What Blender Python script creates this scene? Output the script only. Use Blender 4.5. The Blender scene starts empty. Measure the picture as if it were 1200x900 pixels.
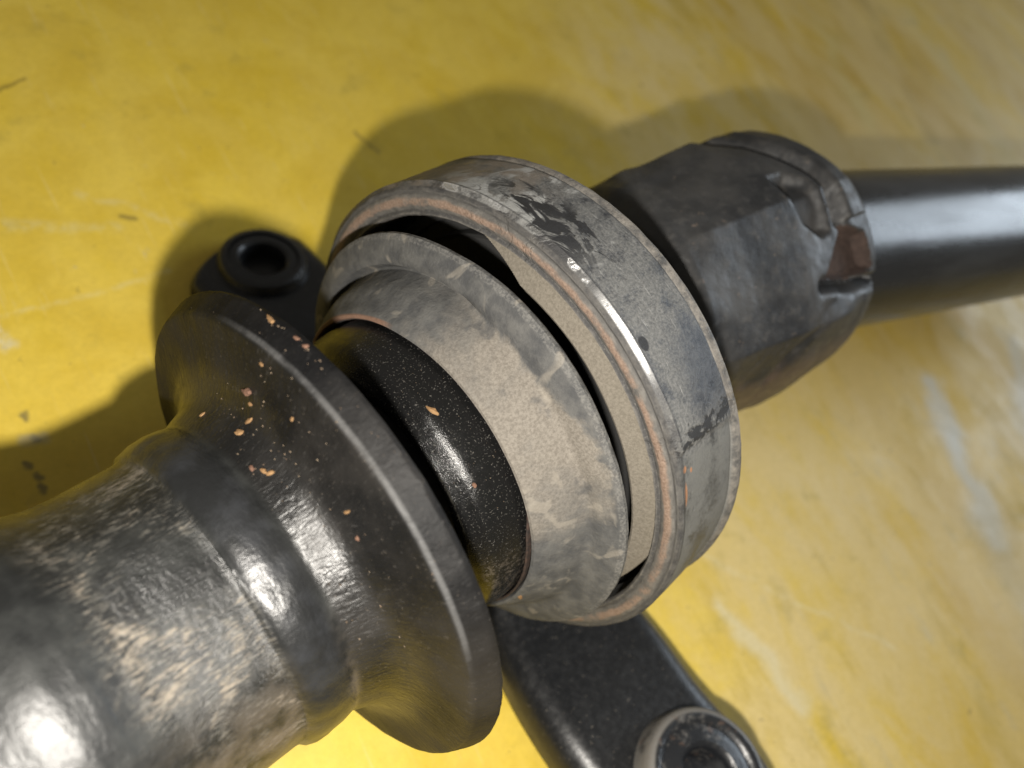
import bpy, bmesh, math, random
from mathutils import Vector, Matrix, noise
import mathutils

# ------------------------------------------------------------------ camera, light, exposure
scn = bpy.context.scene
COL = scn.collection
CAM_H = 0.2185                                   # lens height above the table (m)
ROT = Matrix(((0.9329, -0.1737, -0.3154), (0.0, 0.8759, -0.4825), (0.3601, 0.4501, 0.8172)))  # lens axes -> table axes

def W(p):                                        # survey point (mm, measured from the lens) -> world (m)
    return ROT @ (Vector(p) * 0.001) + Vector((0, 0, CAM_H))

cam_data = bpy.data.cameras.new('camera')
cam = bpy.data.objects.new('camera', cam_data)
COL.objects.link(cam)
cam.matrix_world = Matrix.Translation((0, 0, CAM_H)) @ ROT.to_4x4()
cam_data.sensor_width = 36.0
cam_data.lens = 27.18
cam_data.clip_start = 0.005
cam_data.clip_end = 20.0
cam_data.dof.use_dof = True
cam_data.dof.focus_distance = 0.147
cam_data.dof.aperture_fstop = 11.5
scn.camera = cam

world = bpy.data.worlds.new('World')
scn.world = world
world.use_nodes = True
world.node_tree.nodes['Background'].inputs['Color'].default_value = (1.0, 0.93, 0.80, 1)
world.node_tree.nodes['Background'].inputs['Strength'].default_value = 0.17

def lamp(name, kind, loc, target, energy, color, size):
    ld = bpy.data.lights.new(name, kind)
    ld.energy = energy; ld.color = color
    if kind == 'AREA':
        ld.shape = 'RECTANGLE'; ld.size, ld.size_y = size
    else:
        ld.shadow_soft_size = size
    o = bpy.data.objects.new(name, ld)
    COL.objects.link(o)
    o.location = loc
    o.rotation_euler = (Vector(target) - Vector(loc)).to_track_quat('-Z', 'Y').to_euler()
    return o

# the phone's flash sits beside the lens; daylight comes in from the workshop door high up
flash = lamp('phone_flash', 'POINT', W((4, -31, 2)), (0, 0, 0), 3.1, (1.0, 0.945, 0.86), 0.0035)
door = lamp('door_daylight', 'AREA', (2.25, 1.05, 1.15), (0.2, 0.17, 0.08), 27.0, (0.78, 0.89, 1.0), (1.3, 0.9))

scn.view_settings.view_transform = 'Standard'
scn.view_settings.look = 'None'
scn.view_settings.exposure = 0.0
scn.view_settings.gamma = 1.0
scn.view_settings.use_curve_mapping = False

# ------------------------------------------------------------------ node helpers
class NT:
    def __init__(self, name):
        self.m = bpy.data.materials.new(name)
        self.m.use_nodes = True
        self.t = self.m.node_tree
        self.t.nodes.clear()
        self.out = self.t.nodes.new('ShaderNodeOutputMaterial')
        self.b = self.t.nodes.new('ShaderNodeBsdfPrincipled')
        self.t.links.new(self.b.outputs[0], self.out.inputs[0])
        tc = self.t.nodes.new('ShaderNodeTexCoord')
        self.v = self.vmath('SCALE', tc.outputs['Object'], s=1000.0)     # millimetres
        sx = self.t.nodes.new('ShaderNodeSeparateXYZ')
        self.t.links.new(self.v, sx.inputs[0])
        self.x, self.y, self.z = sx.outputs
        self._cyl = None
    def put(self, sock, val):
        if isinstance(val, bpy.types.NodeSocket):
            self.t.links.new(val, sock)
        elif val is not None:
            if sock.type == 'RGBA' and len(val) == 3:
                val = (*val, 1)
            sock.default_value = val
    def vmath(self, op, a, b=None, s=None):
        n = self.t.nodes.new('ShaderNodeVectorMath'); n.operation = op
        self.put(n.inputs[0], a)
        if b is not None: self.put(n.inputs[1], b)
        if s is not None: self.put(n.inputs['Scale'], s)
        return n.outputs['Value'] if op in ('LENGTH', 'DOT_PRODUCT', 'DISTANCE') else n.outputs[0]
    def math(self, op, a, b=None, c=None, clamp=False):
        n = self.t.nodes.new('ShaderNodeMath'); n.operation = op; n.use_clamp = clamp
        self.put(n.inputs[0], a)
        if b is not None: self.put(n.inputs[1], b)
        if c is not None: self.put(n.inputs[2], c)
        return n.outputs[0]
    def comb(self, x, y, z):
        n = self.t.nodes.new('ShaderNodeCombineXYZ')
        for i, q in enumerate((x, y, z)): self.put(n.inputs[i], q)
        return n.outputs[0]
    def cyl(self):                                    # (radius, arc length in mm at r = 40, axial position)
        if self._cyl is None:
            r = self.math('SQRT', self.math('ADD', self.math('MULTIPLY', self.x, self.x), self.math('MULTIPLY', self.y, self.y)))
            ph = self.math('MULTIPLY', self.math('ARCTAN2', self.y, self.x), 40.0)
            self._cyl = (r, ph, self.z)
        return self._cyl
    def cvec(self, ka=1.0, kt=1.0, kr=1.0):
        r, ph, t = self.cyl()
        return self.comb(self.math('MULTIPLY', ph, ka), self.math('MULTIPLY', t, kt), self.math('MULTIPLY', r, kr))
    def noise(self, scale, detail=4.0, rough=0.55, vec=None, dist=0.0, off=0.0):
        n = self.t.nodes.new('ShaderNodeTexNoise')
        v = self.v if vec is None else vec
        if off: v = self.vmath('ADD', v, (off, off * 0.7, -off * 1.3))
        self.put(n.inputs['Vector'], v)
        n.inputs['Scale'].default_value = scale; n.inputs['Detail'].default_value = detail
        n.inputs['Roughness'].default_value = rough; n.inputs['Distortion'].default_value = dist
        return n.outputs[0]
    def voro(self, scale, vec=None, feature='F1'):
        n = self.t.nodes.new('ShaderNodeTexVoronoi'); n.feature = feature
        self.put(n.inputs['Vector'], self.v if vec is None else vec)
        n.inputs['Scale'].default_value = scale
        return n.outputs['Distance']
    def step(self, f, lo, hi, a=0.0, b=1.0):
        n = self.t.nodes.new('ShaderNodeMapRange'); n.interpolation_type = 'SMOOTHSTEP'
        self.put(n.inputs[0], f)
        n.inputs[1].default_value = lo; n.inputs[2].default_value = hi
        n.inputs[3].default_value = a; n.inputs[4].default_value = b
        return n.outputs[0]
    def band(self, f, lo, hi, soft):                  # 1 between lo and hi
        return self.math('MULTIPLY', self.step(f, lo - soft, lo + soft), self.step(f, hi - soft, hi + soft, 1.0, 0.0))
    def mul(self, *a):
        r = a[0]
        for q in a[1:]: r = self.math('MULTIPLY', r, q)
        return r
    def mix(self, f, a, b):
        n = self.t.nodes.new('ShaderNodeMix'); n.data_type = 'RGBA'
        self.put(n.inputs[0], f); self.put(n.inputs[6], a); self.put(n.inputs[7], b)
        return n.outputs[2]
    def fmix(self, f, a, b):
        n = self.t.nodes.new('ShaderNodeMix'); n.data_type = 'FLOAT'
        self.put(n.inputs[0], f); self.put(n.inputs[2], a); self.put(n.inputs[3], b)
        return n.outputs[0]
    def seg(self, a, b, wob=0.0, ws=0.05):            # distance in mm to a segment lying on the table
        v = self.comb(self.x, self.y, 0.0)
        if wob:
            w = self.t.nodes.new('ShaderNodeTexNoise'); self.put(w.inputs['Vector'], self.v)
            w.inputs['Scale'].default_value = ws; w.inputs['Detail'].default_value = 3
            off = self.vmath('SCALE', self.vmath('SUBTRACT', w.outputs[1], (0.5, 0.5, 0.5)), s=wob)
            v = self.vmath('MULTIPLY', self.vmath('ADD', v, off), (1, 1, 0))
        a = Vector((*a, 0)); d = Vector((*b, 0)) - a
        pa = self.vmath('SUBTRACT', v, tuple(a))
        h = self.math('DIVIDE', self.vmath('DOT_PRODUCT', pa, tuple(d)), d.length_squared, clamp=True)
        return self.vmath('LENGTH', self.vmath('SUBTRACT', pa, self.vmath('SCALE', tuple(d), s=h)))
    def finish(self, color, rough, height=None, bump=0.3, dist=0.0004, spec=0.5, metal=0.0, coat=0.0):
        self.put(self.b.inputs['Base Color'], color)
        self.put(self.b.inputs['Roughness'], rough)
        self.put(self.b.inputs['Specular IOR Level'], spec)
        self.put(self.b.inputs['Metallic'], metal)
        if coat:
            self.b.inputs['Coat Weight'].default_value = coat
            self.b.inputs['Coat Roughness'].default_value = 0.25
        if height is not None:
            n = self.t.nodes.new('ShaderNodeBump')
            n.inputs['Strength'].default_value = bump; n.inputs['Distance'].default_value = dist
            self.put(n.inputs['Height'], height)
            self.t.links.new(n.outputs[0], self.b.inputs['Normal'])
        return self.m

DUST = (0.34, 0.30, 0.245)
BLACK = (0.012, 0.012, 0.013)

def m_neck():                                         # worn black enamel, beige mud and fine scratches along the shaft
    n = NT('worn_enamel_shaft')
    r, ph, t = n.cyl()
    fine = n.noise(1.0, 5, 0.68, n.cvec(2.0, 0.40, 0.1))
    fine2 = n.noise(1.0, 6, 0.7, n.cvec(1.6, 0.30, 0.1), off=7)
    blot = n.noise(0.075, 6, 0.62, dist=0.7)
    blot2 = n.noise(0.16, 5, 0.6, off=31)
    worn = n.mul(n.step(t, -103, -97), n.step(t, -79.0, -79.7))
    strip = n.band(t, -79.0, -71, 1.5)
    side = n.step(ph, -34, -10, 0.55, 1.0)
    scratch = n.mul(n.step(fine, 0.52, 0.60), n.step(blot, 0.36, 0.58), worn)
    mud = n.mul(n.step(n.math('ADD', n.math('MULTIPLY', blot, 0.58), n.math('MULTIPLY', fine2, 0.42)), 0.535, 0.61), worn)
    lower = n.mul(n.step(ph, 12, 38), n.step(blot2, 0.34, 0.62), n.band(t, -112, -66, 2.0))
    base = n.mix(n.step(blot2, 0.35, 0.7), (0.008, 0.0085, 0.0085), (0.022, 0.023, 0.022))
    c = n.mix(n.mul(scratch, 0.65), base, (0.125, 0.118, 0.102))
    c = n.mix(n.mul(mud, 0.8), c, (0.185, 0.158, 0.122))
    c = n.mix(n.mul(lower, 0.55), c, (0.105, 0.083, 0.062))
    stripc = n.mix(n.step(blot2, 0.42, 0.68), (0.010, 0.0105, 0.011), (0.018, 0.019, 0.021))
    c = n.mix(strip, c, stripc)
    # flare and flange: nearly clean black with small scuffs and dust
    fl = n.step(t, -70.5, -68.5)
    spk = n.step(n.noise(1.5, 3, 0.7, off=3), 0.64, 0.70)
    scf = n.step(n.noise(1.0, 5, 0.65, n.cvec(1.6, 0.5, 0.5), off=5), 0.60, 0.68)
    haze = n.step(n.noise(0.06, 4, 0.6, off=12), 0.38, 0.7)
    fc = n.mix(haze, (0.005, 0.005, 0.005), (0.014, 0.013, 0.012))
    fc = n.mix(n.mul(spk, 0.45), fc, (0.10, 0.085, 0.068))
    fc = n.mix(n.mul(scf, 0.22), fc, (0.075, 0.072, 0.068))
    rimz = n.step(t, -59.6, -58.8)
    fc = n.mix(n.mul(rimz, 0.55), fc, n.mix(haze, (0.004, 0.004, 0.0045), (0.011, 0.011, 0.0115)))
    edge = n.mul(n.band(t, -59.75, -58.95, 0.25), n.step(n.noise(0.12, 4, 0.6, off=20), 0.30, 0.55))
    fc = n.mix(n.mul(edge, n.band(ph, -32, 26, 6), 0.35), fc, (0.13, 0.13, 0.13))  # ridge highlight painted in as a paler line on the lens side
    low_brown = n.mul(n.step(ph, 14, 40), n.step(r, 33, 40), n.step(n.noise(0.05, 3, 0.5, off=44), 0.25, 0.6))  # browner towards the lower side of flare and flange
    fc = n.mix(n.mul(low_brown, 0.4), fc, (0.034, 0.029, 0.022))
    c = n.mix(fl, c, fc)
    spec = n.fmix(fl, 0.5, n.fmix(rimz, n.step(r, 34, 42, 0.45, 0.16), 0.10))
    rough = n.fmix(fl, n.fmix(worn, 0.33, n.step(blot, 0.3, 0.65, 0.27, 0.42)), n.step(haze, 0.0, 1.0, 0.34, 0.46))
    rough = n.math('ADD', n.math('ADD', rough, n.mul(mud, 0.25)), n.step(t, -97, -103, 0.0, 0.07))
    rough = n.math('ADD', rough, n.mul(fl, n.step(r, 38, 44, 0.0, 0.16)))
    rough = n.fmix(rimz, rough, 0.55)
    hgt = n.math('ADD', n.math('MULTIPLY', fine, n.fmix(worn, 0.25, 1.2)), n.math('MULTIPLY', n.noise(0.9, 4, 0.6, n.cvec(0.45, 1.0, 0.4), off=9), 0.7))
    hgt = n.math('ADD', hgt, n.math('MULTIPLY', blot, n.step(t, -103, -97, 0.5, 1.6)))
    hgt = n.math('ADD', hgt, n.mul(fl, n.noise(0.75, 3, 0.55, n.cvec(1.2, 0.55, 0.5), dist=0.8, off=19), 0.9))
    return n.finish(c, rough, hgt, 0.5, 0.0004, spec)

def m_plain_black(name, rough=0.35, dust=0.35, tint=(0.014, 0.014, 0.015), light=(0.10, 0.095, 0.09)):
    n = NT(name)
    a = n.noise(0.07, 5, 0.6); b = n.noise(0.55, 5, 0.65, off=13); s = n.step(n.noise(1.1, 2, 0.6, off=4), 0.66, 0.74)
    f = n.mul(n.step(n.math('ADD', n.math('MULTIPLY', a, 0.6), n.math('MULTIPLY', b, 0.4)), 0.42, 0.72), dust)
    c = n.mix(f, tint, light)
    c = n.mix(n.mul(s, 0.22), c, DUST)
    return n.finish(c, n.fmix(n.step(b, 0.35, 0.7), rough, rough + 0.15), n.math('ADD', b, n.math('MULTIPLY', a, 2)), 0.25, 0.0003)

def m_sleeve():                                       # grainy gloss black
    n = NT('grainy_black_enamel')
    r, ph, t = n.cyl()
    g = n.noise(4.5, 2, 0.6); g2 = n.noise(0.9, 4, 0.6, off=5)
    spk = n.step(n.noise(2.6, 2, 0.6, off=8), 0.62, 0.68)
    c = n.mix(n.mul(spk, 0.5), (0.005, 0.005, 0.005), (0.10, 0.095, 0.085))
    edge = n.mul(n.step(t, -40.5, -40.2, 1.0, 0.0), n.step(r, 30.0, 30.4), n.step(g2, 0.35, 0.6), n.step(ph, -5, 8))
    c = n.mix(n.mul(edge, 0.45), c, (0.15, 0.14, 0.11))
    rust = n.mul(n.step(ph, 30, 36), n.step(g2, 0.48, 0.62))
    c = n.mix(n.mul(rust, 0.35), c, (0.09, 0.075, 0.06))
    return n.finish(c, n.step(g2, 0.3, 0.7, 0.18, 0.27), n.math('ADD', g, n.math('MULTIPLY', g2, 0.4)), 0.55, 0.00012, 0.35)

def m_rubber():                                       # dusty rubber boot
    n = NT('dusty_rubber')
    r, ph, t = n.cyl()
    a = n.noise(0.055, 9, 0.68, dist=0.5); b = n.noise(0.22, 6, 0.65, off=17); g = n.noise(1.6, 4, 0.7, off=3)
    streak = n.noise(1.0, 6, 0.7, n.cvec(0.12, 0.04, 0.10), off=40)
    grey = n.mix(n.step(b, 0.3, 0.7), (0.040, 0.041, 0.042), (0.080, 0.079, 0.075))
    side = n.mul(n.step(ph, -34, -6), n.step(ph, 46, 10))
    cone = n.step(n.math('SUBTRACT', r, n.math('ADD', n.math('MULTIPLY', n.step(ph, -2, 24), 6.0), n.math('MULTIPLY', n.math('SUBTRACT', a, 0.5), 9.0))), 45.2, 42.2)
    cover = n.math('ADD', n.mul(cone, side, 0.36), n.math('ADD', n.math('MULTIPLY', a, 0.62), n.math('MULTIPLY', streak, 0.30)))
    dust = n.step(cover, 0.50, 0.80)
    c = n.mix(dust, grey, n.mix(n.step(g, 0.3, 0.7), (0.098, 0.087, 0.073), (0.158, 0.143, 0.122)))
    dark = n.mul(n.step(n.noise(0.13, 4, 0.55, off=60), 0.57, 0.66), 0.65)
    c = n.mix(dark, c, (0.040, 0.041, 0.042))
    wisp = n.mul(n.step(n.noise(0.11, 3, 0.5, dist=1.3, off=80), 0.60, 0.68), 0.45)
    c = n.mix(wisp, c, (0.20, 0.18, 0.15))
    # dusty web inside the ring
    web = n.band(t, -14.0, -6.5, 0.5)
    c = n.mix(n.step(t, -13.5, -12.0), c, (0.020, 0.020, 0.020))  # recess behind the disc coloured near black to deepen its shade
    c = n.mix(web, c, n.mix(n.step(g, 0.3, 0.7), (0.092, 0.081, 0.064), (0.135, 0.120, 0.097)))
    # dry worn edge and rusty mouth
    eg = n.mul(n.band(r, 49.0, 50.6, 0.2), n.step(g, 0.42, 0.6), n.step(t, -15.8, -16.6))
    c = n.mix(n.mul(eg, 0.22), c, (0.24, 0.23, 0.21))
    eg2 = n.mul(n.step(t, -28.7, -29.1), n.step(ph, -29, -34))
    c = n.mix(n.mul(eg2, 0.85), c, (0.17, 0.095, 0.062))
    return n.finish(c, 0.82, n.math('ADD', n.math('MULTIPLY', g, 0.8), n.math('MULTIPLY', b, 2.0)), 0.45, 0.0004, 0.3)

def m_ring():                                         # steel ring: chalky worn paint on the barrel, rust line on the lip
    n = NT('worn_painted_steel_ring')
    r, ph, t = n.cyl()
    a = n.noise(0.075, 6, 0.62, dist=0.6); b = n.noise(0.5, 7, 0.72, n.cvec(1, 0.6, 1), off=5); g = n.noise(1.7, 5, 0.75, off=22)
    wob = n.math('MULTIPLY', n.math('SUBTRACT', n.noise(0.25, 4, 0.6, off=33), 0.5), 1.6)
    # barrel
    comb = n.math('ADD', n.math('MULTIPLY', a, 0.5), n.math('ADD', n.math('MULTIPLY', b, 0.32), n.math('MULTIPLY', g, 0.18)))
    chalk = n.mul(n.step(comb, 0.36, 0.54), n.math('SUBTRACT', 1.0, n.mul(n.band(ph, 6, 17, 5), n.step(t, -4, 4), 0.75)))
    blue = n.mix(n.step(b, 0.3, 0.7), (0.016, 0.018, 0.023), (0.045, 0.048, 0.055))
    c = n.mix(n.mul(chalk, 0.92), blue, n.mix(n.step(g, 0.3, 0.7), (0.070, 0.070, 0.068), (0.155, 0.153, 0.145)))
    brown = n.mul(n.step(ph, -18, -30), n.step(n.noise(0.10, 5, 0.6, off=50), 0.40, 0.58))
    c = n.mix(n.mul(brown, 0.9), c, (0.185, 0.155, 0.125))
    # black flaked patches, near the upper left
    fv = n.noise(0.14, 5, 0.62, n.cvec(1.0, 1.5, 0.5), dist=0.8, off=71)
    flake = n.mul(n.step(fv, 0.47, 0.53), n.band(ph, -28, -9, 4), n.step(t, 6, 2))
    pale = n.mul(n.step(n.noise(0.12, 6, 0.7, n.cvec(1.2, 0.6, 0.5), dist=0.6, off=131), 0.50, 0.60), n.band(ph, -36, -8, 5))
    c = n.mix(n.mul(pale, 0.9), c, (0.30, 0.30, 0.29))
    fv2 = n.noise(0.45, 4, 0.6, off=91)
    flake2 = n.mul(n.step(fv2, 0.45, 0.52), n.band(n.math('ADD', ph, n.math('MULTIPLY', n.math('SUBTRACT', fv2, 0.5), 6)), 16.6, 19.2, 0.4))
    scr = n.mul(n.step(n.noise(1.0, 5, 0.7, n.cvec(0.25, 1.6, 0.3), off=205), 0.60, 0.66), n.step(a, 0.40, 0.55), 0.5)
    c = n.mix(scr, c, (0.30, 0.30, 0.285))
    scr2 = n.mul(n.step(n.noise(1.0, 5, 0.7, n.cvec(1.3, 0.3, 0.3), off=245), 0.62, 0.68), 0.5)
    c = n.mix(scr2, c, (0.025, 0.025, 0.027))
    spot = n.step(n.vmath('LENGTH', n.comb(n.math('SUBTRACT', n.math('ADD', ph, wob), 3.3), n.math('ADD', t, 6.0), 0)), 1.35, 1.0)
    c = n.mix(n.math('MAXIMUM', n.math('MAXIMUM', flake, flake2), spot), c, (0.016, 0.016, 0.017))
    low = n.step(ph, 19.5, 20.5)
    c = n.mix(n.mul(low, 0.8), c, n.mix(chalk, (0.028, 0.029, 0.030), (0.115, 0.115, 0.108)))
    def dot(p0, t0, ka, rad): return n.step(n.vmath('LENGTH', n.comb(n.math('MULTIPLY', n.math('SUBTRACT', n.math('ADD', ph, n.math('MULTIPLY', wob, 0.6)), p0), ka), n.math('SUBTRACT', t, t0), 0)), rad * 1.3, rad * 0.7)
    orange = n.math('MAXIMUM', dot(21.3, -7.0, 1.0, 0.55), n.math('MAXIMUM', dot(22.1, -4.9, 1.0, 0.4), dot(25.4, -7.0, 0.28, 0.5)))
    c = n.mix(n.mul(orange, 0.8), c, (0.30, 0.14, 0.065))
    bead = n.step(t, 9.9, 10.3)
    c = n.mix(n.mul(bead, 0.85), c, n.mix(n.step(b, 0.35, 0.65), (0.05, 0.049, 0.048), (0.17, 0.155, 0.135)))
    # lip
    rr = n.math('ADD', r, wob)
    lip = n.step(t, -8.35, -8.75)
    lc = n.mix(n.step(b, 0.3, 0.7), (0.050, 0.048, 0.045), (0.110, 0.103, 0.093))
    gr = n.mul(n.band(rr, 51.9, 52.7, 0.3), n.step(g, 0.32, 0.5))
    lc = n.mix(n.mul(gr, 0.85), lc, (0.025, 0.025, 0.026))
    rs = n.mul(n.band(rr, 53.6, 55.2, 0.4), n.step(n.noise(0.09, 6, 0.7, off=25), 0.33, 0.52))
    lc = n.mix(n.mul(rs, 0.95), lc, n.mix(n.step(g, 0.3, 0.7), (0.120, 0.078, 0.056), (0.215, 0.155, 0.118)))
    gr2 = n.mul(n.band(rr, 55.9, 56.7, 0.3), n.step(b, 0.35, 0.55))
    lc = n.mix(n.mul(gr2, 0.8), lc, (0.030, 0.030, 0.030))
    c = n.mix(lip, c, lc)
    # bright rubbed edge
    bev = n.mul(n.step(r, 56.6, 56.9), n.step(t, -6.9, -7.3))
    c = n.mix(n.mul(bev, n.step(b, 0.30, 0.55, 0.95, 0.5)), c, (0.022, 0.022, 0.023))
    ed = n.mul(n.band(t, -8.5, -7.6, 0.25), n.step(r, 56.9, 57.2), n.math('MAXIMUM', n.mul(n.band(ph, -3.5, 6.5, 3.0), n.step(g, 0.28, 0.46)), n.mul(n.band(ph, -42, 12, 4), n.step(n.noise(0.14, 5, 0.65, off=66), 0.55, 0.62))))
    c = n.mix(ed, c, (0.45, 0.45, 0.45))
    rough = n.fmix(ed, n.fmix(lip, n.step(chalk, 0, 1, 0.36, 0.62), 0.78), 0.25)
    h = n.math('ADD', n.math('ADD', n.math('MULTIPLY', b, 1.2), g), n.math('MULTIPLY', n.math('MAXIMUM', flake, flake2), -1.5))
    return n.finish(c, rough, h, 0.45, 0.00035, 0.45, n.mul(ed, 0.8))

def m_yoke():
    n = NT('greasy_cast_steel')
    a = n.noise(0.06, 5, 0.6); b = n.noise(0.35, 5, 0.6, off=8); s = n.step(n.noise(0.5, 2, 0.5, off=30), 0.70, 0.75)
    c = n.mix(n.step(a, 0.35, 0.68), (0.015, 0.016, 0.018), (0.045, 0.044, 0.043))
    c = n.mix(n.mul(n.step(b, 0.5, 0.75), 0.4), c, (0.085, 0.078, 0.070))
    c = n.mix(n.mul(s, 0.45), c, (0.16, 0.12, 0.09))
    und = n.mul(n.step(n.cyl()[1], 30, 42), n.step(a, 0.3, 0.55))
    c = n.mix(n.mul(und, 0.65), c, (0.085, 0.056, 0.043))
    return n.finish(c, n.step(b, 0.3, 0.7, 0.38, 0.58), n.math('ADD', b, n.math('MULTIPLY', a, 2)), 0.4, 0.0005)

def m_rust(name, a=(0.13, 0.060, 0.038), b=(0.24, 0.125, 0.085)):
    n = NT(name)
    k = n.noise(0.5, 5, 0.65)
    return n.finish(n.mix(n.step(k, 0.3, 0.7), a, b), 0.85, k, 0.5, 0.0004, 0.25)

def m_tube():
    n = NT('gloss_black_tube')
    a = n.noise(0.05, 4, 0.6, n.cvec(1, 0.25, 1)); b = n.noise(0.4, 4, 0.6, off=9)
    c = n.mix(n.step(a, 0.4, 0.75), (0.012, 0.013, 0.015), (0.040, 0.042, 0.044))
    return n.finish(c, n.step(a, 0.3, 0.7, 0.24, 0.36), n.math('ADD', b, n.math('MULTIPLY', a, 4)), 0.12, 0.0004)

def m_boss():
    n = NT('scuffed_bushing_steel')
    a = n.noise(0.10, 5, 0.6); b = n.noise(0.6, 5, 0.6, off=4)
    f = n.math('MAXIMUM', n.step(n.math('ADD', n.math('MULTIPLY', a, 0.6), n.math('MULTIPLY', b, 0.4)), 0.52, 0.70), n.mul(n.step(n.cyl()[0], 14.6, 15.6), n.step(a, 0.26, 0.45)))
    c = n.mix(n.mul(f, 0.8), (0.012, 0.013, 0.015), (0.17, 0.16, 0.145))
    c = n.mix(n.mul(n.step(n.noise(0.3, 4, 0.6, off=20), 0.60, 0.68), 0.4), c, (0.11, 0.07, 0.05))
    return n.finish(c, n.fmix(f, 0.32, 0.6), n.math('ADD', a, b), 0.35, 0.0004)

def m_table():                                        # worn yellow paint on a bench top
    n = NT('worn_yellow_paint')
    ca, sa = math.cos(math.radians(-58)), math.sin(math.radians(-58))
    al = n.math('ADD', n.math('MULTIPLY', n.x, ca), n.math('MULTIPLY', n.y, sa))
    ac = n.math('ADD', n.math('MULTIPLY', n.x, -sa), n.math('MULTIPLY', n.y, ca))
    sv = n.comb(n.math('MULTIPLY', al, 0.40), ac, 0.0)
    big = n.noise(0.010, 5, 0.6); mid = n.noise(0.035, 5, 0.62, dist=0.6, off=11); fin = n.noise(0.20, 6, 0.68, off=3); gr = n.noise(1.1, 3, 0.6, off=9)
    stk = n.noise(0.055, 5, 0.62, sv, dist=0.5, off=21); stk2 = n.noise(0.022, 4, 0.6, sv, off=57); stk3 = n.noise(0.14, 4, 0.6, sv, off=90)
    c = n.mix(n.step(mid, 0.30, 0.70), (0.610, 0.425, 0.026), (0.690, 0.505, 0.055))
    east = n.step(n.math('ADD', n.x, n.math('MULTIPLY', n.math('SUBTRACT', big, 0.5), 90)), 70, 190)     # the rubbed side of the bench
    north = n.step(n.math('ADD', n.x, n.math('MULTIPLY', n.y, 0.15)), 170, 320)
    c = n.mix(n.mul(north, 0.92), c, n.mix(n.step(stk2, 0.35, 0.65), (0.47, 0.290, 0.012), (0.62, 0.415, 0.030)))
    soft = n.noise(0.035, 4, 0.55, sv, dist=0.9, off=211)
    pale = n.mul(n.step(n.math('ADD', n.math('MULTIPLY', soft, 0.6), n.math('ADD', n.math('MULTIPLY', stk, 0.25), n.math('MULTIPLY', fin, 0.15))), 0.34, 0.58), n.fmix(east, 0.10, 0.85), n.fmix(north, 1.0, 0.55))
    c = n.mix(pale, c, (0.66, 0.525, 0.25))
    grey = n.mul(n.step(stk3, 0.54, 0.70), n.step(stk2, 0.42, 0.62), n.fmix(east, 0.05, 0.40))
    c = n.mix(grey, c, (0.43, 0.385, 0.255))
    # old grease dragged over the bench
    och = n.mul(n.step(n.noise(0.045, 8, 0.72, sv, off=140), 0.52, 0.68), n.fmix(east, 0.12, 0.50))
    c = n.mix(och, c, (0.43, 0.30, 0.020))
    # rubbed-through streaks
    def stain(c, pts, w, col, amt, soft=0.6, wob=14, ws=0.03, brk=None):
        for a, b in zip(pts, pts[1:]):
            m = n.step(n.seg(a, b, wob, ws), w * (1 + soft), w * (1 - soft) * 0.5)
            if brk: m = n.mul(m, n.step(stk if brk == 1 else fin, 0.36, 0.60))
            c = n.mix(n.mul(m, amt), c, col)
        return c
    c = stain(c, [(290, 172), (291, 140), (299, 100)], 6, (0.52, 0.51, 0.44), 0.75, 0.9, 26, 0.045)
    c = stain(c, [(299, 104), (306, 60), (312, 10)], 9, (0.52, 0.47, 0.33), 0.5, 0.9, 30, 0.04)
    c = stain(c, [(356, 205), (342, 150), (340, 120)], 6, (0.50, 0.49, 0.42), 0.6, 0.9, 26, 0.045)
    c = stain(c, [(158, 60), (186, 30)], 3.0, (0.66, 0.60, 0.40), 0.6, 0.9, 14, 0.08)
    c = stain(c, [(150, 78), (230, 50)], 1.2, (0.68, 0.60, 0.36), 0.35, wob=9, ws=0.06, brk=2)
    c = stain(c, [(280, 440), (300, 340)], 7, (0.54, 0.44, 0.14), 0.5, brk=1)
    c = stain(c, [(372, 490), (420, 345)], 9, (0.56, 0.45, 0.16), 0.5, brk=1)
    c = stain(c, [(330, 470), (350, 350)], 6, (0.30, 0.20, 0.015), 0.5, brk=1)
    c = stain(c, [(-69, 119), (-30, 146)], 1.0, (0.66, 0.58, 0.28), 0.35, wob=5, ws=0.07, brk=2)
    c = stain(c, [(-80, 150), (-48, 158)], 2.2, (0.62, 0.56, 0.28), 0.35, wob=6, ws=0.09, brk=2)
    c = stain(c, [(-60, 168), (-30, 166)], 1.6, (0.64, 0.56, 0.28), 0.35, wob=6, ws=0.09, brk=2)
    c = stain(c, [(-72, 118), (-64, 112)], 2.0, (0.60, 0.57, 0.42), 0.6, wob=6, ws=0.12, brk=2)
    c = stain(c, [(-47, 163), (-43, 163)], 0.9, (0.10, 0.08, 0.03), 0.6, wob=2, ws=0.2)
    c = stain(c, [(-92, 200), (-86, 209)], 0.7, (0.13, 0.09, 0.02), 0.6, wob=3, ws=0.2)
    c = stain(c, [(20, 226), (30, 219)], 0.8, (0.16, 0.12, 0.04), 0.55, wob=4, ws=0.2)
    for p in ((-51, 86), (-51, 78.5), (-47.5, 76), (-46, 73), (-55, 92)):
        c = stain(c, [p, (p[0] + 1.0, p[1] - 0.8)], 1.0, (0.10, 0.09, 0.05), 0.75, wob=2.5, ws=0.3)
    c = stain(c, [(-52.5, 85), (-49, 86)], 1.8, (0.42, 0.38, 0.25), 0.6, wob=2.5, ws=0.3)
    speck = n.mul(n.step(n.noise(0.30, 3, 0.55, off=120), 0.685, 0.74), n.step(big, 0.35, 0.6))
    c = n.mix(n.mul(speck, 0.65), c, (0.16, 0.12, 0.045))
    smud = n.mul(n.step(n.noise(0.05, 5, 0.65, off=160), 0.58, 0.72), 0.35)
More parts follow.
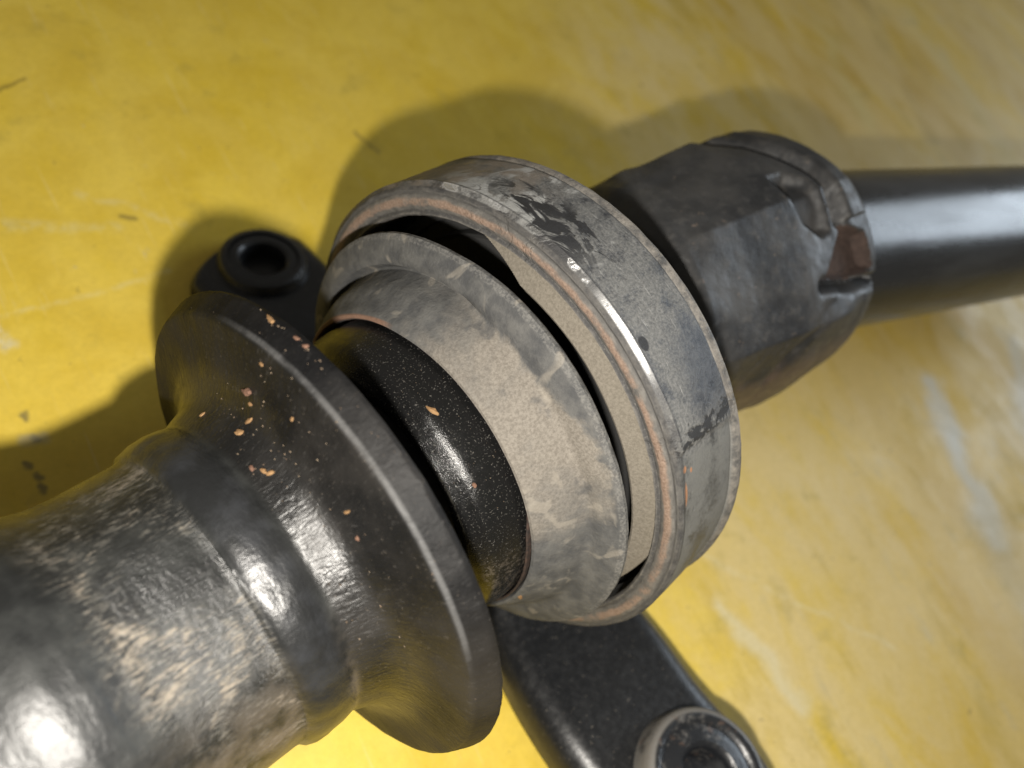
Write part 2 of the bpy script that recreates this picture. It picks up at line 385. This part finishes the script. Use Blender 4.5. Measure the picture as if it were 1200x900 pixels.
    c = n.mix(smud, c, (0.33, 0.26, 0.05))
    fine = n.mul(n.step(n.noise(1.0, 3, 0.6, n.comb(n.math('MULTIPLY', ac, 0.55), n.math('MULTIPLY', al, 0.03), 0), off=7), 0.62, 0.70), 0.16)
    c = n.mix(fine, c, (0.70, 0.62, 0.36))
    chipn = n.noise(0.16, 7, 0.7, off=301)
    c = n.mix(n.mul(n.step(chipn, 0.655, 0.70), n.step(mid, 0.42, 0.6), 0.55), c, (0.46, 0.41, 0.27))
    scuff = n.mul(n.step(n.noise(1.0, 5, 0.65, n.comb(n.math('MULTIPLY', n.x, 0.05), n.math('MULTIPLY', n.y, 0.5), 0), off=77), 0.64, 0.70), n.step(big, 0.4, 0.6), 0.30)
    c = n.mix(scuff, c, (0.30, 0.23, 0.06))
    grain = n.step(n.noise(0.55, 6, 0.75, off=401), 0.35, 0.65)
    c = n.mix(n.mul(n.math('SUBTRACT', 1.0, grain), 0.16), c, (0.33, 0.24, 0.03))
    rough = n.step(n.math('ADD', n.math('MULTIPLY', mid, 0.6), n.math('MULTIPLY', stk, 0.4)), 0.35, 0.65, 0.42, 0.62)
    h = n.math('ADD', n.math('ADD', n.math('MULTIPLY', fin, 1.0), n.math('MULTIPLY', gr, 0.3)), n.math('MULTIPLY', mid, 2.0))
    return n.finish(c, rough, h, 0.22, 0.0005, 0.4)

# ------------------------------------------------------------------ mesh helpers
def link(name, me, mats, parent=None, mw=None):
    for m in (mats if isinstance(mats, (list, tuple)) else [mats]):
        me.materials.append(m)
    o = bpy.data.objects.new(name, me)
    COL.objects.link(o)
    if mw is not None: o.matrix_world = mw
    if parent is not None:
        o.parent = parent
        pw = Matrix(); q = parent; chain = []
        while q is not None:
            chain.append(q); q = q.parent
        for q in reversed(chain): pw = pw @ q.matrix_parent_inverse @ q.matrix_basis
        o.matrix_parent_inverse = pw.inverted()
    return o

def axis_frame(P, d):                                # local z along the shaft, local x towards the lens side
    P = Vector(P); d = Vector(d).normalized()
    x = (-P + P.dot(d) * d).normalized()
    y = d.cross(x)
    M = Matrix((x, y, d)).transposed()
    R = ROT @ M
    return Matrix.Translation(W(P)) @ R.to_4x4()

def subdiv(prof, step):
    out = [prof[0]]
    for (a, b), (c, e) in zip(prof, prof[1:]):
        k = max(1, int(math.hypot(c - a, e - b) / step))
        for i in range(1, k + 1):
            out.append((a + (c - a) * i / k, b + (e - b) * i / k))
    return out

def smooth_prof(prof, n=2):                          # corner cutting; keeps the ends
    for _ in range(n):
        q = [prof[0]]
        for a, b in zip(prof, prof[1:]):
            q.append((a[0] * .75 + b[0] * .25, a[1] * .75 + b[1] * .25)); q.append((a[0] * .25 + b[0] * .75, a[1] * .25 + b[1] * .75))
        q.append(prof[-1]); prof = q
    return prof

def revolve(name, prof, mats, parent, mw, seg=256, step=0.8, disp=None, closed=False, matfn=None):
    prof = subdiv(prof, step)
    vs, fs, mi = [], [], []
    n = len(prof)
    for (t, r) in prof:
        for k in range(seg):
            a = 2 * math.pi * k / seg + math.pi
            if a > math.pi: a -= 2 * math.pi
            rr, tt = r, t
            if disp: 
                dr, dt = disp(t, math.degrees(a), r); rr += dr; tt += dt
            vs.append((rr * math.cos(a) * .001, rr * math.sin(a) * .001, tt * .001))
    rows = n if closed else n - 1
    for i in range(rows):
        j = (i + 1) % n
        for k in range(seg):
            l = (k + 1) % seg
            fs.append((i * seg + k, i * seg + l, j * seg + l, j * seg + k))
            if matfn:
                a = (360.0 * (k + .5) / seg + 180) ; a = a - 360 if a > 180 else a
                mi.append(matfn(prof[i][0], a))
    me = bpy.data.meshes.new(name)
    me.from_pydata(vs, [], fs)
    if mi:
        me.polygons.foreach_set('material_index', mi)
    me.update()
    bm = bmesh.new(); bm.from_mesh(me)
    bmesh.ops.recalc_face_normals(bm, faces=bm.faces)
    bm.to_mesh(me); bm.free()
    me.polygons.foreach_set('use_smooth', [True] * len(me.polygons))
    try: me.set_sharp_from_angle(angle=math.radians(38))
    except Exception: pass
    return link(name, me, mats, parent, mw)

def nz(x, y, z): return noise.noise(Vector((x, y, z)))
def sm(x, a, b):
    x = min(1.0, max(0.0, (x - a) / (b - a))); return x * x * (3 - 2 * x)
def polar(t, a, r, k): return (math.cos(math.radians(a)) * r * k, math.sin(math.radians(a)) * r * k, t * k)

# ------------------------------------------------------------------ the bench
def table():
    bm = bmesh.new()
    x0, x1, y0, y1, th = -0.55, 1.05, -0.45, 1.15, 0.03
    v = [bm.verts.new((x, y, z)) for z in (-th, 0) for x, y in ((x0, y0), (x1, y0), (x1, y1), (x0, y1))]
    for f in ((0, 3, 2, 1), (4, 5, 6, 7), (0, 1, 5, 4), (1, 2, 6, 5), (2, 3, 7, 6), (3, 0, 4, 7)):
        bm.faces.new([v[i] for i in f])
    bmesh.ops.bevel(bm, geom=bm.edges[:], offset=0.003, segments=2, affect='EDGES')
    me = bpy.data.meshes.new('table_top'); bm.to_mesh(me); bm.free()
    o = link('table_top', me, m_table())
    o['kind'] = 'structure'
    o['label'] = 'worn yellow painted bench top with pale rubbed streaks'
table()

# ------------------------------------------------------------------ the drive shaft
P0 = Vector((-3.15, -5.77, -190.0)); D = Vector((.6733, .4384, -.5953)).normalized()
AX = axis_frame(P0, D)
foot = W(P0 + 2 * D); foot.z = 0.0
root = bpy.data.objects.new('drive_shaft', None)
COL.objects.link(root)
root.location = foot; root.empty_display_size = 0.05
root['label'] = 'dirty black drive shaft with centre support bearing, bracket and universal joint lying on yellow bench'
root['category'] = 'drive shaft'

NECK = m_neck(); GREASE = m_plain_black('black_grease', 0.45, 0.2)
ARM = m_plain_black('black_enamel_bracket', 0.30, 0.30, (0.009, 0.0095, 0.0105), (0.030, 0.030, 0.030))

# near tube, worn hump and flared flange (one forging)
FL = [(-185, 12), (-185, 30), (-182, 31.5), (-150, 31.5), (-130, 31.3), (-122, 31.2), (-116, 32.4), (-111, 33.2), (-107, 33.3), (-103, 32.5), (-99.5, 31.2), (-96, 30.3), (-92, 30.0), (-81, 30.3), (-79.6, 30.5),
      (-79.0, 31.2), (-77.4, 31.9), (-75.0, 32.35), (-72.4, 32.35), (-70.4, 32.05), (-69.4, 31.95), (-68.5, 32.4), (-67.0, 33.1), (-65.0, 33.9), (-63.6, 35.0), (-62.4, 37.0), (-61.5, 40.0), (-60.8, 44.0),
      (-60.3, 47.5), (-60.05, 49.2), (-59.8, 49.75), (-59.3, 50.05), (-55.9, 51.9), (-55.4, 52.1), (-54.6, 51.9), (-54.2, 51.2), (-54.0, 46), (-54.8, 30), (-55.0, 19)]
def d_neck(t, a, r):
    p = polar(t, a, r, 0.045); q = polar(t, a, r, 0.22)
    dr = 0.0
    if t < -70:
        dr = 0.30 * nz(*p) + 0.07 * nz(*q)
        dr += 0.35 * sm(nz(a * 0.05, t * 0.12, 3.3), 0.1, 0.5) * sm(t, -80.5, -79) * (1 - sm(t, -74, -71))
    elif r < 49.5:
        dr = 0.22 * nz(*p) + 0.06 * nz(*q)
    else:
        dr = 0.10 * nz(*q) + 0.10 * nz(*polar(t, a, r, 0.9)) - 0.25 * max(0, nz(*polar(t, a, r, 0.33)) - 0.35)
    return dr, 0.12 * nz(q[1], q[2], q[0]) + (0.25 * nz(a * 0.03, t * 0.02, 9.1) if -80 < t < -70 else 0)
neck = revolve('flanged_shaft', FL, NECK, root, AX, seg=320, step=0.7, disp=d_neck)
neck['label'] = 'worn black shaft end flaring into a wide dust flange'

# core between flange and bearing, then the grainy sleeve
revolve('shaft_core', [(-55.5, 12), (-55.5, 22), (-40, 22), (-38, 24), (20, 24), (44, 22), (52, 20), (52, 10)], GREASE, root, AX, seg=96, step=3)
def d_sl(t, a, r):
    q = polar(t, a, r, 0.5); return 0.07 * nz(*q) + 0.05 * nz(*polar(t, a, r, 1.3)), 0.10 * nz(*polar(t, a, r, 0.25))
revolve('dust_sleeve', [(-30, 21), (-36, 26), (-40.2, 28.6), (-40.8, 29.0), (-41.0, 29.4), (-40.8, 29.9), (-40.2, 30.4), (-37.9, 32.7), (-37.4, 33.1), (-36.7, 33.45), (-36.0, 33.65), (-34, 34.1), (-31, 34.6), (-26, 34.7), (-22, 33.5), (-20, 25)], m_sleeve(), root, AX, seg=320, step=0.6, disp=d_sl)

# centre support bearing
bear = bpy.data.objects.new('support_bearing', None)
COL.objects.link(bear); bear.parent = root
bear['label'] = 'dusty rubber support bearing in a steel ring with bracket ears'
bpy.context.view_layer.update()

def d_lip(t, a, r):
    return 0.25 * nz(*polar(t, a, r, 0.12)), 0.5 * nz(a * 0.02, 3.0, 1.0) + 0.12 * nz(*polar(t, a, r, 0.8)) + 3.0 * (1 - sm(a, 22, 46))
revolve('seal_lip', [(-29.0, 34.85), (-29.7, 34.95), (-29.9, 35.2), (-29.6, 35.5), (-27.5, 35.5), (-22, 35.2), (-20, 34.9), (-22, 34.7), (-26, 34.8)], m_rust('rusty_seal_edge', (0.012, 0.010, 0.009), (0.040, 0.024, 0.018)), bear, AX, seg=224, step=0.7, disp=d_lip, closed=True)

RB = [(-20, 34.6), (-27.4, 35.3), (-28.8, 35.6), (-29.3, 36.1), (-29.2, 36.7), (-28.5, 37.3), (-26.4, 38.5), (-23.6, 40.4), (-21.0, 42.2), (-19.9, 43.1), (-19.4, 43.9), (-19.2, 45.0), (-18.8, 46.6), (-18.1, 48.4), (-17.6, 49.4), (-17.0, 50.0), (-16.2, 50.0), (-15.5, 49.4),
      (-14.6, 46.0), (-13.6, 40.0), (-11.0, 33.0), (-6.0, 30.0), (2.0, 29.0), (2.0, 26)]
WEB_FRONT = [(-9.6, 46.5), (-10.7, 46.9), (-10.9, 47.4), (-10.5, 48.2), (-9.3, 50.6), (-8.9, 51.6)]
WEB = [(4, 27), (4, 42), (2, 44.5), (-4.0, 45.5)] + subdiv(WEB_FRONT, 0.09) + [(-8.0, 52.0), (-2, 52.2), (5.5, 50), (6.5, 40), (6.5, 27)]
def d_rb(t, a, r):
    p = polar(t, a, r, 0.05); q = polar(t, a, r, 0.3)
    k = 0.25 * nz(*p) + 0.07 * nz(*q)
    if r > 49.2 and t < -15: k += 0.08 * nz(*polar(t, a, r, 1.0))
    w = (1 - sm(a, -42, -12)) * sm(a, -160, -130) + 0.25
    return k, 0.30 * nz(p[1], p[2], p[0]) + 0.06 * nz(q[2], q[0], q[1]) + (3.2 * w * math.exp(-((r - 42.3) / 1.1) ** 2) if -24 < t < -18 else 0)
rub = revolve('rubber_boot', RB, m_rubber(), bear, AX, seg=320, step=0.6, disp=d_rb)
def d_web(t, a, r):
    if t < 3 and r < 51.7:
        k = sm(-a, 20 + (r - 47) * 3.6, 27 + (r - 47) * 3.6) + sm(a, 58 + (51 - r) * 5, 64 + (51 - r) * 5)  # shade edge put into the shape: web sinks where the disc's shadow falls
        return 0.2 * nz(*polar(t, a, r, 0.05)), min(1, k) * 15.0 * sm(52 - r, 0.2, 1.2) + 0.25 * nz(*polar(t, a, r, 0.06))
    return 0, 0
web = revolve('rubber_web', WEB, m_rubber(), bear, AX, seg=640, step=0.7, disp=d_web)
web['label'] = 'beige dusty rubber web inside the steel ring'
rub['label'] = 'grey rubber boot powdered with beige dust'

RG = [(-3.0, 50.9), (-8.9, 51.2), (-9.5, 51.7), (-9.3, 52.2), (-9.15, 52.6), (-9.45, 53.2), (-9.75, 54.0), (-9.75, 55.0), (-9.5, 55.7), (-9.2, 56.1), (-9.3, 56.6), (-9.0, 57.2), (-8.4, 57.5), (-7.6, 57.55),
      (9.6, 57.35), (9.9, 57.3), (10.4, 57.8), (11.3, 58.3), (12.2, 58.3), (12.7, 57.8), (12.7, 57.0), (11.6, 56.2), (11.2, 52), (10.5, 50.2)]
def d_rg(t, a, r):
    p = polar(t, a, r, 0.05); q = polar(t, a, r, 0.4)
    k = 0.10 * nz(*p) + 0.06 * nz(*q)
    if r > 57.0 and -7.9 < t < 9.95:                                   # strap overlapping the barrel, ending in a slanted seam
        edge = 26.3 + 0.13 * (t + 6.4) + 0.9 * nz(t * 0.6, 2.2, 7.7)
        k += 0.75 * sm(a, -150, -149) * (1 - sm(a, edge - 0.6, edge + 0.6)) - 0.35 * (sm(a, edge, edge + 14) - sm(a, edge + 14, edge + 40))
        k += 0.35 * nz(a * 0.06, t * 0.05, 4.0)
    return k, 0.10 * nz(q[1], q[2], q[0])
ring = revolve('outer_ring', RG, m_ring(), bear, AX, seg=512, step=0.6, disp=d_rg)
ring['label'] = 'steel outer ring with chalky worn paint and a rust line on its lip'

# bracket: frame t (along shaft), e (towards the boss ear), b (bracket up)
B_ = Vector((.28054662, .59348388, .7543676)); E_ = Vector((.68401571, -.67492511, .27660106))
BR = Matrix.Translation(W(P0)) @ (ROT @ Matrix((D, E_, B_)).transposed()).to_4x4()       # local x=t, y=e, z=b

def arm(name, sgn, spine, roll, hole):
    """pressed arm: stations along e with height b and edges tl..tr in t; edges rolled down; rounded end"""
    th = 3.2; bm = bmesh.new()
    rows = []
    nu = 40
    for (e, b, l, r_) in spine:
        row = []
        for i in range(nu + 1):
            w = i / nu * 2 - 1                                         # across
            half = (r_ - l) / 2; mid = (l + r_) / 2
            flat = half - roll
            s = w * (half + roll * 1.1)
            if abs(s) <= flat: x = mid + s; dz = 0
            else:
                k = (abs(s) - flat) / (roll)                           # quarter round then down
                ang = min(k, math.pi / 2)
                x = mid + math.copysign(flat + roll * math.sin(ang), s); dz = -roll * (1 - math.cos(ang)) - max(0, k - math.pi / 2) * roll
            row.append((x, e * sgn, b + dz + 0.25 * nz(x * 0.05, e * 0.05, 1.0 + sgn)))
        rows.append(row)
    V = [[bm.verts.new(Vector(p) * .001) for p in row] for row in rows]
    for A, Bq in zip(V, V[1:]):
        for i in range(nu):
            m = (A[i].co + A[i + 1].co + Bq[i + 1].co + Bq[i].co) * 250
            if math.hypot(m.x - hole[1], m.y - hole[0]) > 8.5:
                bm.faces.new((A[i], A[i + 1], Bq[i + 1], Bq[i]))
    bmesh.ops.recalc_face_normals(bm, faces=bm.faces)
    up = sum((f.normal.z for f in bm.faces))
    if up < 0: bmesh.ops.reverse_faces(bm, faces=bm.faces)
    me = bpy.data.meshes.new(name); bm.to_mesh(me); bm.free()
    me.polygons.foreach_set('use_smooth', [True] * len(me.polygons))
    o = link(name, me, ARM, bear, BR)
    md = o.modifiers.new('thick', 'SOLIDIFY'); md.thickness = th * .001; md.offset = -1
    return o

def stations(pts, n=36):
    out = []
    L = len(pts) - 1
    for i in range(n * L + 1):
        k = min(L - 1, i // n); u = i / n - k
        p0, p1, p2, p3 = pts[max(0, k - 1)], pts[k], pts[k + 1], pts[min(L, k + 2)]
        out.append(tuple(0.5 * (2 * q1 + (q2 - q0) * u + (2 * q0 - 5 * q1 + 4 * q2 - q3) * u * u + (3 * q1 - q0 - 3 * q2 + q3) * u ** 3) for q0, q1, q2, q3 in zip(p0, p1, p2, p3)))
    return out
def round_end(st, e_end, rad):                                          # close the ear with a round nose
    out = []
    for (e, b, l, r_) in st:
        k = max(0.0, (e - (e_end - rad)) / rad)
        f = math.sqrt(max(0.012, 1 - min(1, k) ** 2))
        m = (l + r_) / 2; h = (r_ - l) / 2 * f
        out.append((e, b, m - h, m + h))
    return out

right = stations([(20, -56.5, -8, 24), (36, -56, -15, 28), (52, -53.5, -21, 28), (68, -51, -25, 25), (84, -50, -26.5, 21.5), (104, -50, -25, 20.5), (127, -50, -22, 20)])
a1 = arm('bracket_arm', 1, round_end(right, 127, 22), 8.0, (97.5, -2.5))
a1['label'] = 'glossy black bracket arm with a bolt bushing at its end'
left = stations([(20, -53, -12, 16), (38, -51, -19, 20), (56, -45, -22, 22), (74, -38, -23, 21), (92, -36.5, -22, 20), (109, -36.5, -21, 19)])
a2 = arm('bracket_arm', -1, round_end(left, 109, 9), 5.0, (-96.5, 1.0))
a2['label'] = 'shaded black bracket arm reaching over the bench behind the flange'

def boss(e, t, b0, hgt, ro, ri, mat, name):
    bw = BR @ Matrix.Translation(Vector((t, e, b0)) * .001)
    pr = [(-3.6, 0.05), (-3.6, ri), (hgt - 2.6, ri), (hgt - 1.2, ri + 0.5), (hgt - 0.5, ri + 1.6), (hgt - 0.9, ri + 4.2), (hgt - 1.4, ri + 5.8), (hgt - 0.8, ri + 6.4), (hgt - 0.3, ro - 3.4), (hgt - 0.3, ro - 2.2), (hgt - 1.1, ro - 1.0), (hgt - 2.6, ro - 0.4), (-1.0, ro + 0.6), (-3.0, ro + 1.4), (-5.5, ro + 1.4)]  # first points add a floor across the bore so the hole stays dark
    def dd(t_, a, r): return 0.12 * nz(*polar(t_, a, r, 0.2)), 0.12 * nz(*polar(t_, a, r, 0.13))
    return revolve(name, pr, mat, bear, bw, seg=128, step=0.7, disp=dd)
BOSS = m_boss()
boss(97.5, -2.5, -50.5, 8.0, 17.4, 6.6, BOSS, 'bolt_bushing')
boss(-96.5, 1.0, -36.5, 3.5, 14.0, 6.4, ARM, 'bolt_bushing')

# universal joint yoke
A_ = Vector((25.95, 17.56, -215.99)); DY = Vector((.80, .336, -.498)).normalized()
YX = axis_frame(A_, DY)
YK = [(-6, 22), (0, 33), (2.5, 35.4), (4.0, 36.0), (20, 36.4), (40, 38.6), (56, 38.9), (66, 38.3), (70.5, 37.4), (73.0, 35.6), (75.0, 32.5), (77.5, 29.5), (81, 27.6), (83, 20)]
def poly_d(x, y, pts):
    best = 1e9
    for (ax, ay), (bx, by) in zip(pts, pts[1:]):
        dx, dy = bx - ax, by - ay
        h = max(0, min(1, ((x - ax) * dx + (y - ay) * dy) / (dx * dx + dy * dy)))
        best = min(best, math.hypot(x - ax - h * dx, y - ay - h * dy))
    return best
def inside(x, y, pts):
    c = False; j = len(pts) - 1
    for i in range(len(pts)):
        (xi, yi), (xj, yj) = pts[i], pts[j]
        if (yi > y) != (yj > y) and x < (xj - xi) * (y - yi) / (yj - yi) + xi: c = not c
        j = i
    return c
KA = 0.67
def uw(L): return [(s, a * KA) for s, a in L]
GROOVE = uw([(30, -100), (36, -90), (42.6, -76), (47.2, -65), (53, -55), (56.5, -42), (58.4, -28), (58, -14), (57, -3)])
POCKET = uw([(42.3, -32), (40.3, -18.6), (42, -6), (47.6, 2.5), (52.6, 1), (55.0, -11), (54.0, -24), (49.2, -31.6)])
RED = uw([(57, -2), (66, 5), (68, 22), (58, 23.4), (44, 17.5), (49.4, 9.4), (53, 4)])
def d_yk(s, a, r):
    x, y = s, a * KA
    k = 0.35 * nz(s * 0.05, y * 0.05, 2.0) + 0.08 * nz(s * 0.3, y * 0.3, 5.0)
    fa = (a + 17) % 51.43 - 25.7
    k += r * 0.65 * (0.965 / math.cos(math.radians(fa)) - 1.0 + 0.02) * sm(s, 3, 14) * (1 - 0.75 * sm(s, 50, 64))
    if a < 10 and s > 25:
        g = poly_d(x, y, GROOVE)
        gx = sm(a, -110, -90)
        k -= 3.8 * math.exp(-(g / 1.9) ** 2) * gx
        if s > 50 and a < -2: k += 1.6 * sm(g, 1.0, 4.0) * sm(s, 56, 60) * (1 - sm(s, 66, 73)) * gx
    dp = poly_d(x, y, POCKET + POCKET[:1])
    if inside(x, y, POCKET):
        k -= 3.6 * sm(dp, 0.0, 3.4) * (1 - 0.35 * sm(x, 44, 55))
    dr = poly_d(x, y, RED + RED[:1])
    if inside(x, y, RED): k -= 4.5 * sm(dr, 0.0, 1.6)
    k -= 5.5 * math.exp(-(poly_d(x, y, uw([(44, 19.5), (58, 25), (71, 28.5)])) / 1.5) ** 2)
    # lower lobe seam and casting flats
    k += 0.5 * sm(nz(s * 0.04, y * 0.06, 11.0), 0.0, 0.5)
    k -= 0.9 * math.exp(-(poly_d(x, y, uw([(60, 24), (46, 30), (34, 44), (30, 58)])) / 2.2) ** 2)
    return k, 0.0
yoke = revolve('universal_joint_yoke', YK, [m_yoke(), m_rust('rusty_trunnion', (0.036, 0.025, 0.021), (0.060, 0.041, 0.034))], root, YX, seg=420, step=0.55, disp=d_yk,
               matfn=lambda s, a: 1 if inside(s, a * KA, RED) and poly_d(s, a * KA, RED + RED[:1]) > 0.35 else 0)
yoke['label'] = 'greasy cast yoke with a bearing pocket'

# far tube
Bt = Vector((147, 52.5, -290.)); D2 = Vector((.85, .156, -.503)).normalized()
TX = axis_frame(Bt, D2)
def d_tb(t, a, r): return 0.10 * nz(*polar(t, a, r, 0.05)), 0.0
revolve('shaft_tube', [(-75, 20), (-75, 27.4), (150, 27.4), (155, 27.0), (155, 8)], m_tube(), root, TX, seg=192, step=2.5, disp=d_tb)

# ------------------------------------------------------------------ loose rust chips lying on the shaft
CH = [m_rust('rust_chip_orange', (0.145, 0.082, 0.036), (0.24, 0.145, 0.068)), m_rust('rust_chip_brown', (0.085, 0.045, 0.03), (0.16, 0.09, 0.06))]
def prof_r(prof, t):
    for (a, b), (c, e) in zip(prof, prof[1:]):
        if a <= t <= c and c > a: return b + (e - b) * (t - a) / (c - a), (e - b) / (c - a)
    return prof[-1][1], 0
def chip_mesh(L, Wd, Hh, seed):
    rnd = random.Random(seed); bm = bmesh.new(); n = 9
    top, bot = [], []
    for i in range(n):
        a = 2 * math.pi * i / n; k = rnd.uniform(0.72, 1.12)
        x, y = L * k * math.cos(a), Wd * k * math.sin(a)
        bot.append(bm.verts.new((x, y, -0.25 * Hh))); top.append(bm.verts.new((x * .8, y * .8, Hh * rnd.uniform(.6, 1.1))))
    c = bm.verts.new((rnd.uniform(-.2, .2) * L, 0, Hh * 1.2))
    for i in range(n):
        j = (i + 1) % n
        bm.faces.new((bot[i], bot[j], top[j], top[i])); bm.faces.new((top[i], top[j], c))
    bm.faces.new(bot[::-1])
    me = bpy.data.meshes.new('rust_chip'); bm.to_mesh(me); bm.free()
    return me
FLP = [p for p in FL if p[0] > -184 and p[0] <= -55.4]
SLP = [(-40.8, 29.9), (-40.2, 30.4), (-37.9, 32.7), (-37.4, 33.1), (-36.7, 33.45), (-36.0, 33.65), (-34, 34.1), (-31, 34.6), (-28, 34.6)]
def surf(prof, t, a):
    r, sl = prof_r(prof, t)
    ar = math.radians(a)
    p = Vector((r * math.cos(ar), r * math.sin(ar), t)) * .001
    nrm = Vector((math.cos(ar), math.sin(ar), -sl)).normalized()
    tan = Vector((-math.sin(ar), math.cos(ar), 0))
    return p, nrm, tan
def chip(t, a, L, Wd, turn, kind, prof, where, seed, lab):
    p, nrm, tan = surf(prof, t, a)
    M = Matrix((tan, nrm.cross(tan), nrm)).transposed().to_4x4()
    mw = AX @ Matrix.Translation(p) @ M @ Matrix.Rotation(math.radians(turn), 4, 'Z')
    o = link('rust_chip', chip_mesh(L * .0008, Wd * .0008, min(L, Wd) * .00055, seed), CH[kind], None, mw)
    o['label'] = lab; o['category'] = 'rust chip'; o['group'] = where
G1 = 'loose rust chips on the flange'
CHIPS = [
 (-63.5, -37.7, 1.35, .55, 60, 0, 'slim orange chip beside a plump one on the black flare'),
 (-65.5, -38.0, 1.25, .75, 30, 0, 'plump orange chip on the black flare beside a slim one'),
 (-67.0, -22.6, .95, .50, 20, 0, 'left chip of a touching orange pair at the foot of the flare'),
 (-66.4, -20.8, 1.00, .50, 70, 0, 'right chip of a touching orange pair at the foot of the flare'),
 (-68.0, -25.7, .80, .60, 0, 1, 'brown chip next to the orange pair in the groove'),
 (-61.7, -40.7, 1.7, 1.0, 10, 1, 'large brown rust blister on the upper flare'),
 (-62.2, -38.9, .70, .55, 0, 0, 'small orange chip under the brown rust blister'),
 (-61.2, -23.7, .80, .45, 80, 0, 'pale orange chip alone on the middle of the flange face'),
 (-62.0, 0.6, 1.25, .50, 85, 0, 'upright orange sliver on the shiny part of the flange face'),
 (-62.4, 7.5, .75, .55, 0, 1, 'dull brown chip below the orange sliver on the flange face'),
 (-66.4, -57.3, .95, .45, 60, 0, 'orange chip near the upper silhouette of the shaft neck'),
 (-55.9, -38.6, 1.7, .6, -10, 0, 'long orange shaving on the top of the flange rim'),
 (-55.8, -30.9, 1.0, .5, 15, 1, 'brown chip on the flange rim near the black gap'),
 (-55.8, -28.4, .9, .5, 30, 1, 'brown chip at the very edge of the flange rim, past the others'),
 (-60.4, -35.0, .7, .5, 0, 0, 'small orange chip between the blister and the flange rim'),
]
for i, (t, a, L, Wd, turn, kind, lab) in enumerate(CHIPS):
    chip(t, a, L, Wd, turn, kind, FLP, G1, i, lab)
chip(-35.8, -10.8, 2.0, .75, 25, 0, SLP, 'rust chips on the sleeve', 40, 'long orange chip stuck on the grainy black sleeve')
chip(-36.6, 16.3, .8, .55, 0, 1, SLP, 'rust chips on the sleeve', 41, 'small brown chip low on the grainy black sleeve')

RBP = [p for p in RB if -29.3 <= p[0] <= -17 and p[1] > 36]
chip(-28.7, 77, 1.6, .7, 20, 0, RBP, 'rust chips on the rubber boot', 52, 'orange rust flake at the ragged bottom of the rubber boot mouth')

# countless crumbs of rust and grit on the flange and the sleeve
def crumbs():
    rnd = random.Random(5); bm = bmesh.new()
    def one(prof, t, a, s):
        p, nrm, tan = surf(prof, t, a)
        M = Matrix((tan, nrm.cross(tan), nrm)).transposed()
        vs = [bm.verts.new(p + M @ Vector((s * c * rnd.uniform(.6, 1.5), s * d_ * rnd.uniform(.5, 1.2), s * h))) for c, d_, h in ((-1, -.6, -.2), (1, -.5, -.2), (.1, .9, -.2), (0, 0, .9))]
        for f in ((0, 1, 3), (1, 2, 3), (2, 0, 3), (0, 2, 1)): bm.faces.new([vs[i] for i in f])
    for i in range(80):
        t = rnd.triangular(-69.5, -55.5, -63); a = rnd.gauss(-27, 16) if i % 3 else rnd.gauss(10, 30)
        one(FLP, t, a, rnd.uniform(.00010, .00026))
    for i in range(18): one(FLP, rnd.uniform(-56.6, -55.5), rnd.gauss(-32, 9), rnd.uniform(.00012, .00034))
    for i in range(60): one(SLP, rnd.uniform(-40, -29), rnd.uniform(-50, 50), rnd.uniform(.00006, .00014))
    me = bpy.data.meshes.new('rust_crumbs'); bm.to_mesh(me); bm.free()
    o = link('rust_crumbs', me, m_rust('rust_crumb', (0.08, 0.052, 0.034), (0.19, 0.15, 0.105)), None, AX)
    o['kind'] = 'stuff'; o['label'] = 'fine rust crumbs and grit scattered on the flange'; o['category'] = 'rust crumbs'
crumbs()
